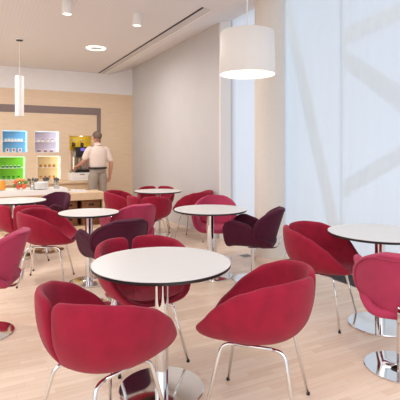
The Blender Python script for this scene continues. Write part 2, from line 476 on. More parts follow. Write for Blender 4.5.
# ------------------------------------------------------------------ red split-back chair
def shell_point(th, t):
    """th: degrees from the back centre, t: 0 bottom centre .. 1 rim"""
    a = abs((th + 180) % 360 - 180)
    keys = [(0, .765), (40, .772), (70, .757), (95, .715), (118, .635), (136, .53), (150, .468), (163, .442), (180, .435)]
    for (p, zp), (q, zq) in zip(keys, keys[1:]):
        if p <= a <= q:
            s = (a - p) / (q - p); s = s * s * (3 - 2 * s) * .5 + s * .5
            Z = zp + (zq - zp) * s; break
    kr = [(0, .300), (60, .316), (100, .330), (125, .343), (143, .362), (160, .325), (180, .298)]
    for (p, zp), (q, zq) in zip(kr, kr[1:]):
        if p <= a <= q: Rr = zp + (zq - zp) * (a - p) / (q - p); break
    Z -= .035 * math.exp(-(a / 5.5) ** 2)
    zb = .405
    r = Rr * math.sin(t * PI / 2) ** .70
    z = zb + (Z - zb) * (1 - math.cos(t * PI / 2)) ** 1.3
    # bellied walls: the side bulges a little below the rim
    r *= 1 + .018 * math.sin(PI * min(1, max(0, (t - .35) / .65))) * min(1, (Z - zb) / .3)
    ang = R(th)
    return Vector((r * math.sin(ang), -r * math.cos(ang) - .0, z))
def make_red():
    t = thing('split_back_chair', (0, 0, 0), 0, 'red chair', 'chair')
    bm = bmesh.new(); n, mrows, js = 56, 14, 7
    c = bm.verts.new((0, 0, .405)); rows = []
    for j in range(1, mrows + 1):
        tt = j / mrows; row = []
        dl = 0 if j <= js else 2.6 * (j - js) / (mrows - js) + .5
        for i in range(n + 1):
            if j <= js and i == n: row.append(row[0]); continue
            th = dl + (360 - 2 * dl) * i / n
            # columns crowd towards the slit so that its lips stay crisp
            row.append(bm.verts.new(shell_point(th, tt)))
        rows.append(row)
    for i in range(n): bm.faces.new((c, rows[0][i], rows[0][i + 1]))
    for a, b in zip(rows, rows[1:]):
        for i in range(n): bm.faces.new((a[i], b[i], b[i + 1], a[i + 1]))
    bm.normal_update()
    if next(iter(bm.faces)).normal.z > 0: bmesh.ops.reverse_faces(bm, faces=bm.faces[:])
    me = bpy.data.meshes.new('shell'); bm.to_mesh(me); bm.free()
    o = link('shell', me, M['red'], t, True)
    s = o.modifiers.new('s', 'SOLIDIFY'); s.thickness = .042; s.offset = -1
    b = o.modifiers.new('b', 'SUBSURF'); b.levels = 1; b.render_levels = 1
    baked(o)
    # inner seams: crease between seat and back, and down the middle
    def inner(th, tt):
        p = shell_point(th, tt)
        e = .01
        n_ = (shell_point(th + 2, tt) - shell_point(th - 2, tt)).cross(shell_point(th, min(1, tt + e)) - shell_point(th, tt - e)).normalized()
        cdir = Vector((0, 0, .75)) - p
        if n_.dot(cdir) < 0: n_.negate()
        return p + n_ * .0415
    build('seam', T([inner(a, .60) for a in range(-115, 116, 6)], .003, 6), M['red'], o, True)
    build('seam', T([inner(0.01, .1 + .4 * k / 8) for k in range(9)], .003, 6), M['red'], o, True)
    hz = .394
    for sx in (-1, 1):
        x = sx * .135
        build('seat_rail', T([(x, -.10, hz), (x, .10, hz)], .0095), M['chrome'], t, True)
        for sy in (-1, 1):
            pts = fillet([(x, sy * .10, hz), (sx * .148, sy * .165, hz - .004), (sx * .232, sy * .238, .012)], .045)
            build('leg', T(pts, .0095, 12), M['chrome'], t, True)
            build('foot_cap', L([(0, 0), (.0105, 0), (.0105, .013), (.009, .016), (0, .016)], 14, (sx * .233, sy * .239, 0)), M['rubber'], t)
    bm = bmesh.new(); box(bm, (-.135, -.02, .392), (.135, .02, .404))
    build('mounting_bar', bm, M['rubber'], t)
    return t
def face(src, lat, dep, flat, fdep, label, group=None):
    v = FW * fdep + RT * flat
    return dup(src, vw(lat, dep), math.atan2(-v.x, v.y), label, group)
def place(o, lat, dep, flat, fdep, label):
    v = FW * fdep + RT * flat
    o.location = vw(lat, dep); o.rotation_euler = (0, 0, math.atan2(-v.x, v.y)); o['label'] = label
    return o
G1 = 'red split-back chairs on four chrome legs'
red = make_red(); red['group'] = G1
place(red, -.462, 2.10, .62, .78, 'red velvet chair in the lower left foreground, back to the viewer, with a split back')
face(red, .318, 2.39, -.92, .33, 'red velvet chair in the foreground right of the large table, seen from its side')
face(red, -.395, 3.03, .45, -.89, 'red velvet chair behind the foreground table, its split back facing the viewer')
face(red, 1.01, 3.71, .82, -.57, 'red velvet chair left of the table by the window, seat turned to the right')
face(red, -1.65, 4.74, .97, .08, 'red velvet chair left of the small table, its open seat turned to the right')
face(red, -2.17, 5.38, .03, 1, 'red velvet chair at the left edge, back to the viewer, below the left table')
face(red, -1.22, 6.98, .97, .0, 'far red velvet chair left of the far table, in front of the man')
face(red, -.74, 6.38, .3, .95, 'far red velvet chair in front of the far table, back to the viewer')
face(red, -.77, 7.72, .05, -1, 'farthest red velvet chair, behind the far table against the white wall')
face(red, -.09, 7.05, -.93, .37, 'far red velvet chair right of the far table, close to the white wall')

# ------------------------------------------------------------------ tulip chair
def arm_section(amax, n=9):
    """points (x, z) from the seat centre outwards along an arm petal"""
    out = [(0, 0)]; x = z = 0; steps = 60; a = 0; nxt = 1
    for k in range(1, steps + 1):
        a = amax * k / steps
        if a < .12: ph = 0
        elif a < .27: ph = R(80) * (a - .12) / .15
        elif a < .38: ph = R(80)
        else: ph = R(80) - R(55) * (a - .38) / .12
        x += math.cos(ph) * amax / steps; z += math.sin(ph) * amax / steps
        if k * n >= nxt * steps: out.append((x, z)); nxt += 1
    return out
def lerpk(keys, t):
    for (p, a), (q, b) in zip(keys, keys[1:]):
        if p <= t <= q:
            s = (t - p) / (q - p); s = s * s * (3 - 2 * s)
            return a + (b - a) * s
    return keys[-1][1]
def make_tulip(name, fabric):
    t = thing(name, (0, 0, 0), 0, 'tulip', 'chair')
    # seat with the two arm petals
    bm = bmesh.new(); rows = []; ny, ns = 14, 10
    for j in range(ny + 1):
        s = j / ny
        y = -.235 + .50 * s
        am = lerpk([(0, .19), (.18, .27), (.45, .41), (.72, .45), (.9, .43), (1, .37)], s)
        zs = .395 + .02 * s + .012 * math.sin(PI * s) - (.02 * max(0, (s - .8) / .2) ** 2) + .02 * max(0, (.25 - s) / .25)
        sec = arm_section(am, ns)
        row = [bm.verts.new((-x, y - .0 + .03 * (z / .25), zs + z)) for x, z in reversed(sec[1:])] + [bm.verts.new((x, y + .03 * (z / .25), zs + z)) for x, z in sec]
        rows.append(row)
    for a, b in zip(rows, rows[1:]):
        for i in range(len(a) - 1): bm.faces.new((a[i], a[i + 1], b[i + 1], b[i]))
    bm.normal_update()
    if sum(f.normal.z for f in bm.faces) > 0: bmesh.ops.reverse_faces(bm, faces=bm.faces[:])
    me = bpy.data.meshes.new('seat_shell'); bm.to_mesh(me); bm.free()
    o = link('seat_shell', me, fabric, t, True)
    s = o.modifiers.new('s', 'SOLIDIFY'); s.thickness = .055; s.offset = .2
    b = o.modifiers.new('b', 'SUBSURF'); b.levels = 1; b.render_levels = 1
    baked(o)
    # back petal
    def petal(u, v, off=0):
        # u -1..1 across, v 0..1 up
        w = .292 * max(0.0, 1 - abs(2 * v - 1.06) ** 2.4) ** .5 if abs(2 * v - 1.06) < 1 else 0
        w = max(w, .03)
        x = u * w
        y = -.205 - .12 * v + .055 * v * v * 0 + 2.5 * x * x
        z = .40 + .395 * v + .0 * x
        n = Vector((5.0 * x, -1, -.28)).normalized()
        return Vector((x, y, z)) + n * off
    bm = bmesh.new(); rows = []; nu, nv = 12, 16
    for j in range(nv + 1):
        v = .5 - .5 * math.cos(PI * j / nv) if True else j / nv
        v = .035 + .96 * v
        rows.append([bm.verts.new(petal(-1 + 2 * i / nu, v)) for i in range(nu + 1)])
    for a, b in zip(rows, rows[1:]):
        for i in range(nu): bm.faces.new((a[i], a[i + 1], b[i + 1], b[i]))
    bm.normal_update()
    if sum(f.normal.y for f in bm.faces) > 0: bmesh.ops.reverse_faces(bm, faces=bm.faces[:])
    me = bpy.data.meshes.new('backrest'); bm.to_mesh(me); bm.free()
    o = link('backrest', me, fabric, t, True)
    s = o.modifiers.new('s', 'SOLIDIFY'); s.thickness = .055; s.offset = -.2
    b = o.modifiers.new('b', 'SUBSURF'); b.levels = 1; b.render_levels = 1
    baked(o)
    pts = [petal(-.9, .10 + .8 * k / 14, .024) for k in range(15)] + [petal(-.8 + 1.6 * k / 8, .935, .024) for k in range(9)] + [petal(.9, .9 - .8 * k / 14, .024) for k in range(15)]
    build('piping', T(pts, .0045, 6), fabric, o, True)
    # chrome bracket joining seat and back, pole and base
    bm = bmesh.new()
    prof = fillet([(0, -.10, .356), (0, -.275, .372), (0, -.295, .485)], .05, 6)
    pr = []
    for q in prof: pr.append([bm.verts.new(Vector((sx * .04, 0, 0)) + q) for sx in (-1, 1)])
    for a, b in zip(pr, pr[1:]): bm.faces.new((a[0], a[1], b[1], b[0]))
    me = bpy.data.meshes.new('bracket'); bm.to_mesh(me); bm.free()
    o = link('bracket', me, M['chrome'], t, True)
    s = o.modifiers.new('s', 'SOLIDIFY'); s.thickness = .006; s.offset = 0
    baked(o)
    build('pole', L([(0, .012), (.024, .012), (.024, .345), (.06, .35), (.06, .358), (0, .358)], 32), M['chrome'], t, True, 40)
    b = .225
    build('base', L([(0, 0), (b - .003, 0), (b, .003), (b, .008), (b - .004, .011), (b * .5, .013), (.05, .016), (.028, .024), (0, .024)], 80), M['chrome'], t, True, 30)
    return t
G2, G3 = 'pink tulip chairs on round chrome bases', 'plum tulip chairs on round chrome bases'
pink = make_tulip('tulip_chair', M['pink']); pink['group'] = G2
place(pink, 1.295, 2.84, .34, .94, 'pink swivel chair at the right edge with its back to the viewer')
face(pink, -1.66, 3.37, -.98, -.08, 'pink swivel chair cut off by the left edge of the view')
face(pink, -.83, 5.22, -.6, .8, 'pink swivel chair in the middle of the room, right behind the plum one')
face(pink, .19, 5.72, -.1, -1, 'pink swivel chair behind the middle table, facing the viewer')
plum = make_tulip('tulip_chair', M['purple']); plum['group'] = G3
place(plum, .578, 4.78, -.94, .3, 'plum swivel chair by the round column, turned to the left')
face(plum, -.80, 4.12, -.62, .78, 'plum swivel chair behind the foreground table, its back to the viewer')
face(plum, -2.15, 6.2, -.4, -.9, 'plum swivel chair behind the left table, below the white counter')

# ------------------------------------------------------------------ serving counter
CY = on_plane_y(70, 190, 8.0).y   # front of the counter
def cpt(px, py, Y): return on_plane_y(px, py, Y)
zs0, zs1 = .645, .738
xe = cpt(68.3, 191, 7.9).x
t = thing('white_worktop', (-1.5, 7.9, zs0), 0, 'thick white worktop slab of the serving counter holding fruit and cutlery', 'worktop')
build('slab', B((-1.5, 0, .0), (xe + 1.5, .62, zs1 - zs0), .004), M['white'], t)
t = thing('serving_counter', (0, 8.0, 0), 0, 'low pale oak counter with open shelves in front of the man', 'counter')
xr = cpt(105, 195, 8.0).x
build('top', B((-3.0, .0, .515), (xr, .60, .643), .004), M['counterwood'], t)
build('back_panel', B((-3.0, .56, .03), (xr, .59, .515)), M['counterwood'], t)
build('side_panel', B((xr - .04, .02, .0), (xr, .56, .515)), M['counterwood'], t)
build('bottom', B((-3.0, .02, .0), (xr - .04, .56, .05)), M['counterwood'], t)
build('shelf', B((-3.0, .03, .285), (xr - .04, .55, .305)), M['counterwood'], t)
for px in (20, 57.5):
    x = cpt(px, 205, 8.0).x
    build('divider', B((x - .02, .02, .05), (x + .02, .56, .515)), M['counterwood'], t)
xm = cpt(80.5, 205, 8.0).x
# wicker crates
def crate(w, h):
    t = thing('wicker_crate', (0, 0, 0), 0, 'crate', 'crate', 'wicker crates under the counter')
    bm = bmesh.new()
    for lo, hi in (((-w / 2, 0, 0), (w / 2, .015, h)), ((-w / 2, .40, 0), (w / 2, .415, h)), ((-w / 2, .015, 0), (-w / 2 + .015, .40, h)), ((w / 2 - .015, .015, 0), (w / 2, .40, h)), ((-w / 2 + .015, .015, 0), (w / 2 - .015, .40, .015))): box(bm, lo, hi)
    build('body', bm, M['wicker'], t)
    bm = bmesh.new()
    for k in range(6):
        z = .012 + (h - .03) * k / 5.5
        tube(bm, [(-w / 2, -.004, z), (w / 2, -.004, z)], .011, 8)
    build('weave', bm, M['wicker'], t, True)
    build('rim', T([(-w / 2, 0, h), (w / 2, 0, h), (w / 2, .41, h), (-w / 2, .41, h), (-w / 2, 0, h)], .012, 8), M['wicker'], t, True)
    build('handle', B((-.05, -.02, h * .55), (.05, -.012, h * .72)), M['dark'], t)
    return t
xl = cpt(59, 205, 8.0).x
wL = (xm - xl) - .09; wR = (xr - xm) - .12
c1 = crate(wL, .19); c1.location = ((xl + xm) / 2, 8.06, .305); c1['label'] = 'brown wicker crate on the upper counter shelf, behind the small table on the left'
dup(c1, ((xl + xm) / 2, 8.06, .05), 0, 'brown wicker crate on the lower counter shelf, behind the small table on the left')
c2 = crate(wR, .19); c2.location = ((xm + xr - .04) / 2, 8.06, .305); c2['label'] = 'brown wicker crate on the upper counter shelf, on the right below the man'
dup(c2, ((xm + xr - .04) / 2, 8.06, .05), 0, 'brown wicker crate on the lower counter shelf, on the right below the man')

# back counter along the wall
t = thing('back_counter', (0, 9.8, 0), 0, 'pale oak back counter along the niche wall carrying the coffee machine', 'counter')
xb = bx0 - .02
build('top', B((-3.0, 0, .69), (xb, BY - 9.805, .73), .003), M['counterwood'], t)
build('body', B((-3.0, .06, .08), (xb - .02, BY - 9.81, .69)), M['panel'], t)
build('plinth', B((-3.0, .10, 0), (xb - .02, BY - 9.81, .08)), M['band'], t)
for k in range(4):
    x = xb - .06 - .9 * k
    dr = build('door', B((x - .86, .045, .11), (x, .06, .66)), M['counterwood'], t)
    build('handle', T([(x - .1, .035, .5), (x - .1, .035, .6)], .006, 8), M['steel'], dr, True)

# ------------------------------------------------------------------ display niches
def niche(r, col, strip, name_label, upper, lower, jarkind):
    x0, x1, z0, z1 = r
    w, h, D = x1 - x0, z1 - z0, .26
    t = thing('display_niche', ((x0 + x1) / 2, BY, z0), 0, name_label, 'wall niche', 'lit display niches')
    th = .012
    g_ = mat('niche_case', rgb(*[int(220 + .14 * (c - 128)) for c in col]), .4)
    bm = bmesh.new()
    box(bm, (-w / 2, -.006, 0), (w / 2, D, th)); box(bm, (-w / 2, -.006, h - th), (w / 2, D, h))
    box(bm, (-w / 2, -.006, th), (-w / 2 + th, D, h - th)); box(bm, (w / 2 - th, -.006, th), (w / 2, D, h - th))
    build('case', bm, g_, t)
    build('back_panel', B((-w / 2 + th, D - .015, th), (w / 2 - th, D, h - th)), mat('niche_back', rgb(*col), .5), t)
    build('shelf', B((-w / 2 + th, .01, h * .49), (w / 2 - th, D - .02, h * .49 + .012)), M['white'], t)
    m = mat('niche_light', rgb(*strip), .5, emit=rgb(*strip), estr=1.3)
    build('light_strip', B((w / 2 - th - .012, D - .055, th + .002), (w / 2 - th - .001, D - .018, h - th - .002)), m, t)
    build('light_strip', B((-w / 2 + th, .03, h - th - .01), (w / 2 - th - .03, .05, h - th - .001)), m, t)
    pl = bpy.data.lights.new('niche_lamp', 'POINT'); pl.energy = .4; pl.shadow_soft_size = .04; pl.color = tuple(lin(c) * .5 + .5 for c in strip)
    for zz in (.3, .8):
        po = bpy.data.objects.new('niche_lamp', pl); C.objects.link(po); po.parent = t; po.location = (w / 2 - .09, .05, h * zz)
    ords = ['leftmost', 'second from the left', 'third from the left', 'fourth from the left', 'fifth from the left', 'sixth from the left']
    cn = name_label.split()[1]
    for zi, (nj, zz, wh) in enumerate(((upper, h * .49 + .012, 'upper'), (lower, th, 'lower'))):
        for k in range(nj):
            x = (x0 + x1) / 2 - w / 2 + .05 + (w - .14) * (k + .5) / nj
            o = dup(jarkind[zi], (x, BY + .12, z0 + zz + .0), 0, 'tiny %s on the %s shelf of the %s niche, %s' % (jarkind[zi]['word'], wh, cn, ords[k]), 'samples in the %s niche' % cn)
    return t
def jar(word, body, lid, h, r, boxy=False):
    t = thing('sample_box' if boxy else 'sample_jar', (0, 0, -5), 0, word, 'box' if boxy else 'jar')
    t['word'] = word
    if boxy:
        build('carton', B((-r, -r, 0), (r, r, h), .003), M['white'], t)
        build('picture', B((-r * .45, -r - .002, h * .2), (r * .45, -r, h * .85)), lid, t)
    else:
        build('body', L([(0, 0), (r, 0), (r * 1.02, h * .3), (r, h * .66), (r * .8, h * .72), (0, h * .72)], 20), body, t, True, 40)
        build('lid', L([(0, h * .72), (r * .86, h * .72), (r * .86, h), (0, h)], 20), lid, t, True, 40)
    return t
mb = lambda c: mat('jar_paint', rgb(*c), .4)
J_blue_u = jar('white jar', M['white'], mb((190, 215, 230)), .06, .03)
J_blue_l = jar('white box', None, mb((150, 70, 60)), .085, .036, True)
J_pink_u = jar('brown-lidded jar', M['white'], mb((150, 110, 100)), .06, .03)
J_pink_l = jar('brown jar', mb((160, 120, 110)), M['white'], .06, .034)
J_green_u = jar('dark green jar', mb((30, 120, 60)), M['white'], .055, .028)
J_green_l = jar('green-lidded jar', mb((90, 160, 50)), mb((20, 90, 40)), .07, .03)
J_yel_u = jar('amber jar', mb((200, 140, 70)), mb((150, 95, 50)), .06, .033)
J_yel_l = jar('orange jar', mb((226, 160, 80)), mb((170, 100, 40)), .07, .03)
niche(N_BLUE, (130, 190, 228), (190, 236, 250), 'lit blue display niche, upper left of the four in the wood wall', 6, 3, (J_blue_u, J_blue_l))
niche(N_PINK, (222, 208, 222), (214, 238, 244), 'lit lilac display niche, upper right of the four in the wood wall', 4, 3, (J_pink_u, J_pink_l))
niche(N_GREEN, (136, 212, 44), (196, 244, 200), 'lit green display niche, lower left of the four in the wood wall', 5, 4, (J_green_u, J_green_l))
niche(N_YEL, (248, 220, 170), (226, 244, 220), 'lit yellow display niche, lower right of the four in the wood wall', 4, 4, (J_yel_u, J_yel_l))
def drop(o):
    for ch in list(o.children): drop(ch)
    bpy.data.objects.remove(o)
for j in (J_blue_u, J_blue_l, J_pink_u, J_pink_l, J_green_u, J_green_l, J_yel_u, J_yel_l): drop(j)
for o in bpy.data.objects:
    if 'word' in o: del o['word']

# machine niche
x0, x1, z0, z1 = N_MACH
w, h, D = x1 - x0, z1 - z0, .34
zc = .73 - z0
t = thing('machine_niche', ((x0 + x1) / 2, BY, z0), 0, 'tall lit niche with a yellow back wall around the coffee machine', 'wall niche')
bm = bmesh.new(); th = .012
box(bm, (-w / 2, .001, 0), (w / 2, D, th)); box(bm, (-w / 2, .001, h - th), (w / 2, D, h)); box(bm, (-w / 2, .001, th), (-w / 2 + th, D, h - th)); box(bm, (w / 2 - th, .001, th), (w / 2, D, h - th))
build('case', bm, M['counterwood'], t)
zy = h * .66
build('back_panel', B((-w / 2 + th, D - .015, zy), (w / 2 - th, D, h - th)), mat('niche_yellow', rgb(236, 206, 40), .5), t)
build('lower_panel', B((-w / 2 + th, D - .015, th), (w / 2 - th, D, zy)), mat('niche_rose', rgb(226, 196, 190), .5), t)
m = mat('niche_light', rgb(255, 248, 220), .5, emit=rgb(255, 246, 214), estr=3)
build('light_strip', B((-w / 2 + .03, D - .04, h * .18), (-w / 2 + .065, D - .02, h * .64)), m, t)
build('light_strip', B((-.02, .03, h - th - .012), (.03, .07, h - th - .001)), m, t)

pl = bpy.data.lights.new('niche_lamp', 'POINT'); pl.energy = 1.2; pl.shadow_soft_size = .04; pl.color = (1, .96, .86)
po = bpy.data.objects.new('niche_lamp', pl); C.objects.link(po); po.parent = t; po.location = (0, .04, h - .06)
# coffee machine
k = 42.6
def mx(px): return on_plane_y(px, 160, BY - .05).x
def mz(py): return on_plane_y(80, py, BY - .05).z
cx = mx(79.5)
t = thing('coffee_machine', (cx, BY - .06, .73), 0, 'black coffee machine with two bean hoppers on a white base, in the wall niche', 'coffee machine')
def rel(a, b, c, d, y0, y1): return B((mx(a) - cx, y0, mz(d) - .73), (mx(b) - cx, y1, mz(c) - .73), .004)
zb0 = .01
bx_ = build('base', B((mx(68) - cx, -.30, 0), (mx(89) - cx, .30, mz(172.2) - .73), .006), M['white'], t)
build('handle', L([(0, 0), (.07, 0), (.07, .02), (0, .02)], 24), M['band'], bx_).matrix_local = Matrix.Translation((.0, -.285, mz(174.2) - .73)) @ Matrix.Diagonal((1, .35, 1, 1))
build('drawer_line', B((mx(70) - cx, -.303, mz(177.6) - .73), (mx(88) - cx, -.299, mz(177.3) - .73)), M['ventgrey'], bx_)
build('drip_tray', rel(74, 88.5, 169.2, 172.1, -.20, .18), M['black'], t)
hd = build('brewing_head', rel(74.7, 86.5, 147, 157, -.12, .24), M['black'], t)
build('display', rel(79.4, 83.6, 148, 151, -.128, -.119), M['display'], hd)
build('spout', L([(0, 0), (.012, 0), (.02, .02), (.045, .06), (.05, .10), (0, .10)], 20, (mx(79.3) - cx, -.04, mz(163) - .73)), M['steel'], t, True, 40)
build('side_column', rel(74.6, 78, 157, 169.3, .06, .24), M['steel'], t)
build('side_column', rel(82, 86, 157, 169.3, .06, .24), M['steel'], t)
for a, b in ((72.6, 76.2), (81.2, 84.8)):
    hx = (mx(a) + mx(b)) / 2 - cx; r_ = (mx(b) - mx(a)) / 2
    hz0, hz1 = mz(147) - .73, mz(140.5) - .73
    hp = build('bean_hopper', L([(0, hz0), (r_ * .8, hz0), (r_, hz0 + .04), (r_, hz1 - .02), (r_, hz1), (0, hz1)], 24, (hx, .12, 0)), M['glass'], t, True, 40)
    build('beans', L([(0, hz0 + .002), (r_ * .75, hz0 + .002), (r_ * .93, hz0 + .04), (r_ * .93, hz0 + (hz1 - hz0) * .68), (0, hz0 + (hz1 - hz0) * .72)], 24, (hx, .12, 0)), M['beans'], hp, True)
    build('hopper_lid', L([(0, hz1), (r_ * 1.05, hz1), (r_ * 1.05, hz1 + .02), (0, hz1 + .02)], 24, (hx, .12, 0)), M['steel'], hp)

# ------------------------------------------------------------------ things on the counter
ZT = zs1
def cx_(px, dy=.2):  # x on the white slab at y = 7.9 + dy
    return on_plane_y(px, 188, 7.9 + dy).x
p = Vector((cx_(0.8, .12), 8.02, ZT))
t = thing('juice_jug', p, 0, 'glass jug of orange juice on the white counter at the left edge', 'jug')
build('jug', L([(.0, .0), (.075, 0), (.08, .02), (.07, .14), (.055, .19), (.062, .22), (.059, .22), (.052, .19), (.066, .14), (.076, .02), (0, .006)], 32), M['glass'], t, True)
build('juice', L([(0, .007), (.074, .02), (.066, .14), (.056, .172), (0, .172)], 32), M['juice'], t, True, 50)
build('handle', T(fillet([(-.06, 0, .19), (-.12, 0, .18), (-.11, 0, .06), (-.075, 0, .05)], .03), .008, 8), M['glass'], t, True)
pb = Vector((cx_(20.3, .17), 8.07, ZT))
t = thing('fruit_bowl', pb, 0, 'clear glass bowl of mixed fruit on the white counter', 'bowl')
build('bowl', L([(0, 0), (.11, 0), (.135, .04), (.145, .10), (.135, .17), (.131, .17), (.140, .10), (.130, .042), (.105, .008), (0, .008)], 40), M['glass'], t, True)
def fruit(name, kind, dx, dy, dz, r, label):
    bm = bmesh.new(); bmesh.ops.create_uvsphere(bm, u_segments=20, v_segments=12, radius=r, matrix=Matrix.Diagonal((1, 1, .92, 1)))
    t = thing(name, pb + Vector((dx, dy, dz)), random.uniform(0, 3), label, name.replace('_', ' '), 'fruit in the glass bowl')
    build('flesh', bm, M[kind], t, True)
    build('stem', L([(0, r * .86), (.006, r * .88), (.004, r * .98), (0, r * .98)], 8), M['leather'], t)
fruit('tomato', 'tomato', -.035, -.04, .055, .042, 'red tomato low at the front of the glass bowl, left of centre')
fruit('orange', 'orange', .052, -.045, .058, .044, 'orange low at the front of the glass bowl, on the right')
fruit('lime', 'lime', -.085, .02, .068, .036, 'lime low in the glass bowl against its left side')
fruit('tomato', 'tomato', -.04, .05, .06, .042, 'red tomato low at the back of the glass bowl')
fruit('orange', 'orange', .05, .05, .06, .042, 'orange low at the back of the glass bowl')
fruit('lime', 'lime', -.005, -.045, .125, .034, 'lime in the middle of the fruit pile facing the room')
fruit('orange', 'orange', -.075, -.02, .135, .036, 'orange high on the left of the fruit pile')
fruit('lime', 'lime', .085, .0, .125, .034, 'lime high on the right of the fruit pile')
fruit('peach', 'peach', -.03, .03, .165, .036, 'pale peach on top of the fruit pile, left one')
fruit('peach', 'peach', .04, .02, .165, .036, 'pale peach on top of the fruit pile, right one')

def cutlery_proto():
    t = thing('spoon', (0, 0, -5), 0, 'spoon', 'cutlery')
    build('handle', T([(0, 0, 0), (.002, 0, .08), (0, 0, .14)], [.0035, .004, .005], 8), M['darksteel'], t, True)
    bm = bmesh.new(); bmesh.ops.create_uvsphere(bm, u_segments=12, v_segments=8, radius=.024, matrix=Matrix.Translation((0, 0, .165)) @ Matrix.Diagonal((.85, .35, 1.2, 1)))
    build('bowl', bm, M['darksteel'], t, True)
    return t
sp = cutlery_proto()
ords = ('left', 'middle', 'right')
for ci, px in enumerate((32.8, 46.0, 56.3)):
    dy = .14 if ci != 1 else .34
    p = Vector((cx_(px, dy), 7.9 + dy, ZT))
    t = thing('cutlery_pot', p, 0, '%s one of three steel cutlery pots on the white counter' % ords[ci], 'pot', 'steel cutlery pots on the counter')
    build('pot', L([(0, 0), (.040, 0), (.048, .12), (.051, .124), (.048, .124), (.045, .118), (.037, .006), (0, .006)], 32), M['steel'], t, True, 50)
    build('band', L([(.0438, .06), (.0455, .06), (.0465, .072), (.0445, .072)], 32), M['chrome'], t, True)
    for k in range(9):
        a = 2 * PI * k / 8 + ci; r_ = .018 if k else 0
        s = dup(sp, p + Vector((r_ * math.cos(a), r_ * math.sin(a), .012)), 0, 'spoon standing bowl up in the %s cutlery pot' % ords[ci], 'spoons in the %s cutlery pot' % ords[ci])
        s.rotation_euler = (-.36 * math.sin(a) * (1 if k else 0), .36 * math.cos(a) * (1 if k else 0), a * 3)
drop(sp)
p = Vector((cx_(41.2, .12), 8.02, ZT))
bw = None
for k in range(8):
    bm = L([(0, .0), (.055, .0), (.10, .018), (.115, .014), (.1165, .026), (.098, .022), (.053, .005), (0, .005)], 36)
    o = build('plate', bm, M['white'], None, True)
    o.location = p + Vector((0, 0, (.0145 * k)))
    tag(o, 'white plate in the stack before the cutlery pots, %s' % ['lowest one', 'second from below', 'third from below', 'fourth from below', 'fourth from the top', 'third from the top', 'just under the top one', 'topmost one'][k], 'plate', 'stacked white plates')
p = Vector((cx_(62, .15), 8.05, ZT))
t = thing('folded_napkin', p, .2, 'folded white napkin at the right end of the white counter', 'napkin')
build('lower_fold', B((-.06, -.05, 0), (.06, .05, .012), .003), M['white'], t)
build('upper_fold', B((-.045, -.045, .012), (.05, .04, .022), .003), M['white'], t)
# tray on the oak counter
p = on_plane_y(78, 190.5, 8.3); p.z = .643
t = thing('white_tray', p, 0, 'flat white tray of paper napkins on the oak counter, left of the man', 'tray')
build('tray', B((-.16, -.1, 0), (.16, .1, .012), .003), M['white'], t)
for k in range(3):
    build('paper_stack', B((-.13 + .09 * k, -.07, .012), (-.05 + .09 * k, .07, .045 - .006 * k), .002), M['white'], t)

# ------------------------------------------------------------------ man at the coffee machine
def skin_mesh(verts, edges, radii, sub=2):
    me = bpy.data.meshes.new('s'); me.from_pydata([Vector(v) for v in verts], edges, [])
    o = bpy.data.objects.new('s', me); C.objects.link(o)
    sk = o.modifiers.new('k', 'SKIN'); sk.use_smooth_shade = True
    for i, d in enumerate(me.skin_vertices[0].data):
        r = radii[i]; d.radius = r if isinstance(r, tuple) else (r, r); d.use_root = (i == 0)
    s = o.modifiers.new('u', 'SUBSURF'); s.levels = sub; s.render_levels = sub
    baked(o); m = o.data; bpy.data.objects.remove(o); return m
def merge(meshes, voxel, smooth=2):
    bm = bmesh.new()
    for m in meshes: bm.from_mesh(m)
    me = bpy.data.meshes.new('merged'); bm.to_mesh(me); bm.free()
    o = bpy.data.objects.new('m', me); C.objects.link(o)
    r = o.modifiers.new('r', 'REMESH'); r.mode = 'VOXEL'; r.voxel_size = voxel
    s = o.modifiers.new('s', 'SMOOTH'); s.iterations = smooth; s.factor = .5
    baked(o); m = o.data; bpy.data.objects.remove(o); return m
def ellipsoid_mesh(c, rad, rot=None):
    bm = bmesh.new(); mt = Matrix.Translation(c) @ (rot or Matrix()) @ Matrix.Diagonal((*rad, 1))
    bmesh.ops.create_uvsphere(bm, u_segments=32, v_segments=20, radius=1, matrix=mt)
    me = bpy.data.meshes.new('e'); bm.to_mesh(me); bm.free(); return me
def chain(pts, radii, sub=2):
    return skin_mesh(pts, [(i, i + 1) for i in range(len(pts) - 1)], radii, sub)
md = 9.3
man = thing('person', vw((97.6 - 200) / F * md, md), R(14), 'man in a cream short-sleeved shirt and grey trousers seen from behind at the coffee machine', 'person')
man.scale = (1.12, 1.08, 1)
# local frame: +y is the way he faces; x right
SH = 1.475
lS, lE, lH = Vector((-.19, 0, 1.435)), Vector((-.265, .05, 1.17)), Vector((-.27, .30, 1.08))
rS, rE, rH = Vector((.19, 0, 1.435)), Vector((.27, -.035, 1.13)), Vector((.285, .05, .85))
def hand(wr, d, side, curl):
    """meshes of a hand: wr wrist, d direction of the forearm, side +-1 thumb side vector"""
    d = d.normalized(); s = side.normalized(); nrm = d.cross(s).normalized()
    out = [chain([wr - d * .03, wr + d * .03, wr + d * .085], [(.026, .022), (.034, .018), (.036, .016)], 1)]
    for i, (ln, off) in enumerate(((.072, .028), (.082, .009), (.076, -.010), (.06, -.028))):
        p = wr + d * .07 + s * off; pts = [p]; dirv = d.copy()
        for q in range(3):
            dirv = (dirv + nrm * curl * (.28 + .2 * q)).normalized(); pts.append(pts[-1] + dirv * ln / 2.4)
        out.append(chain(pts, [.0105, .010, .009, .0075], 1))
    p = wr + d * .02 + s * .026
    out.append(chain([p, p + d * .03 + s * .022, p + d * .06 + s * .03 + nrm * curl * .012, p + d * .08 + s * .026 + nrm * curl * .03], [.013, .0125, .011, .009], 1))
    return out
parts = []
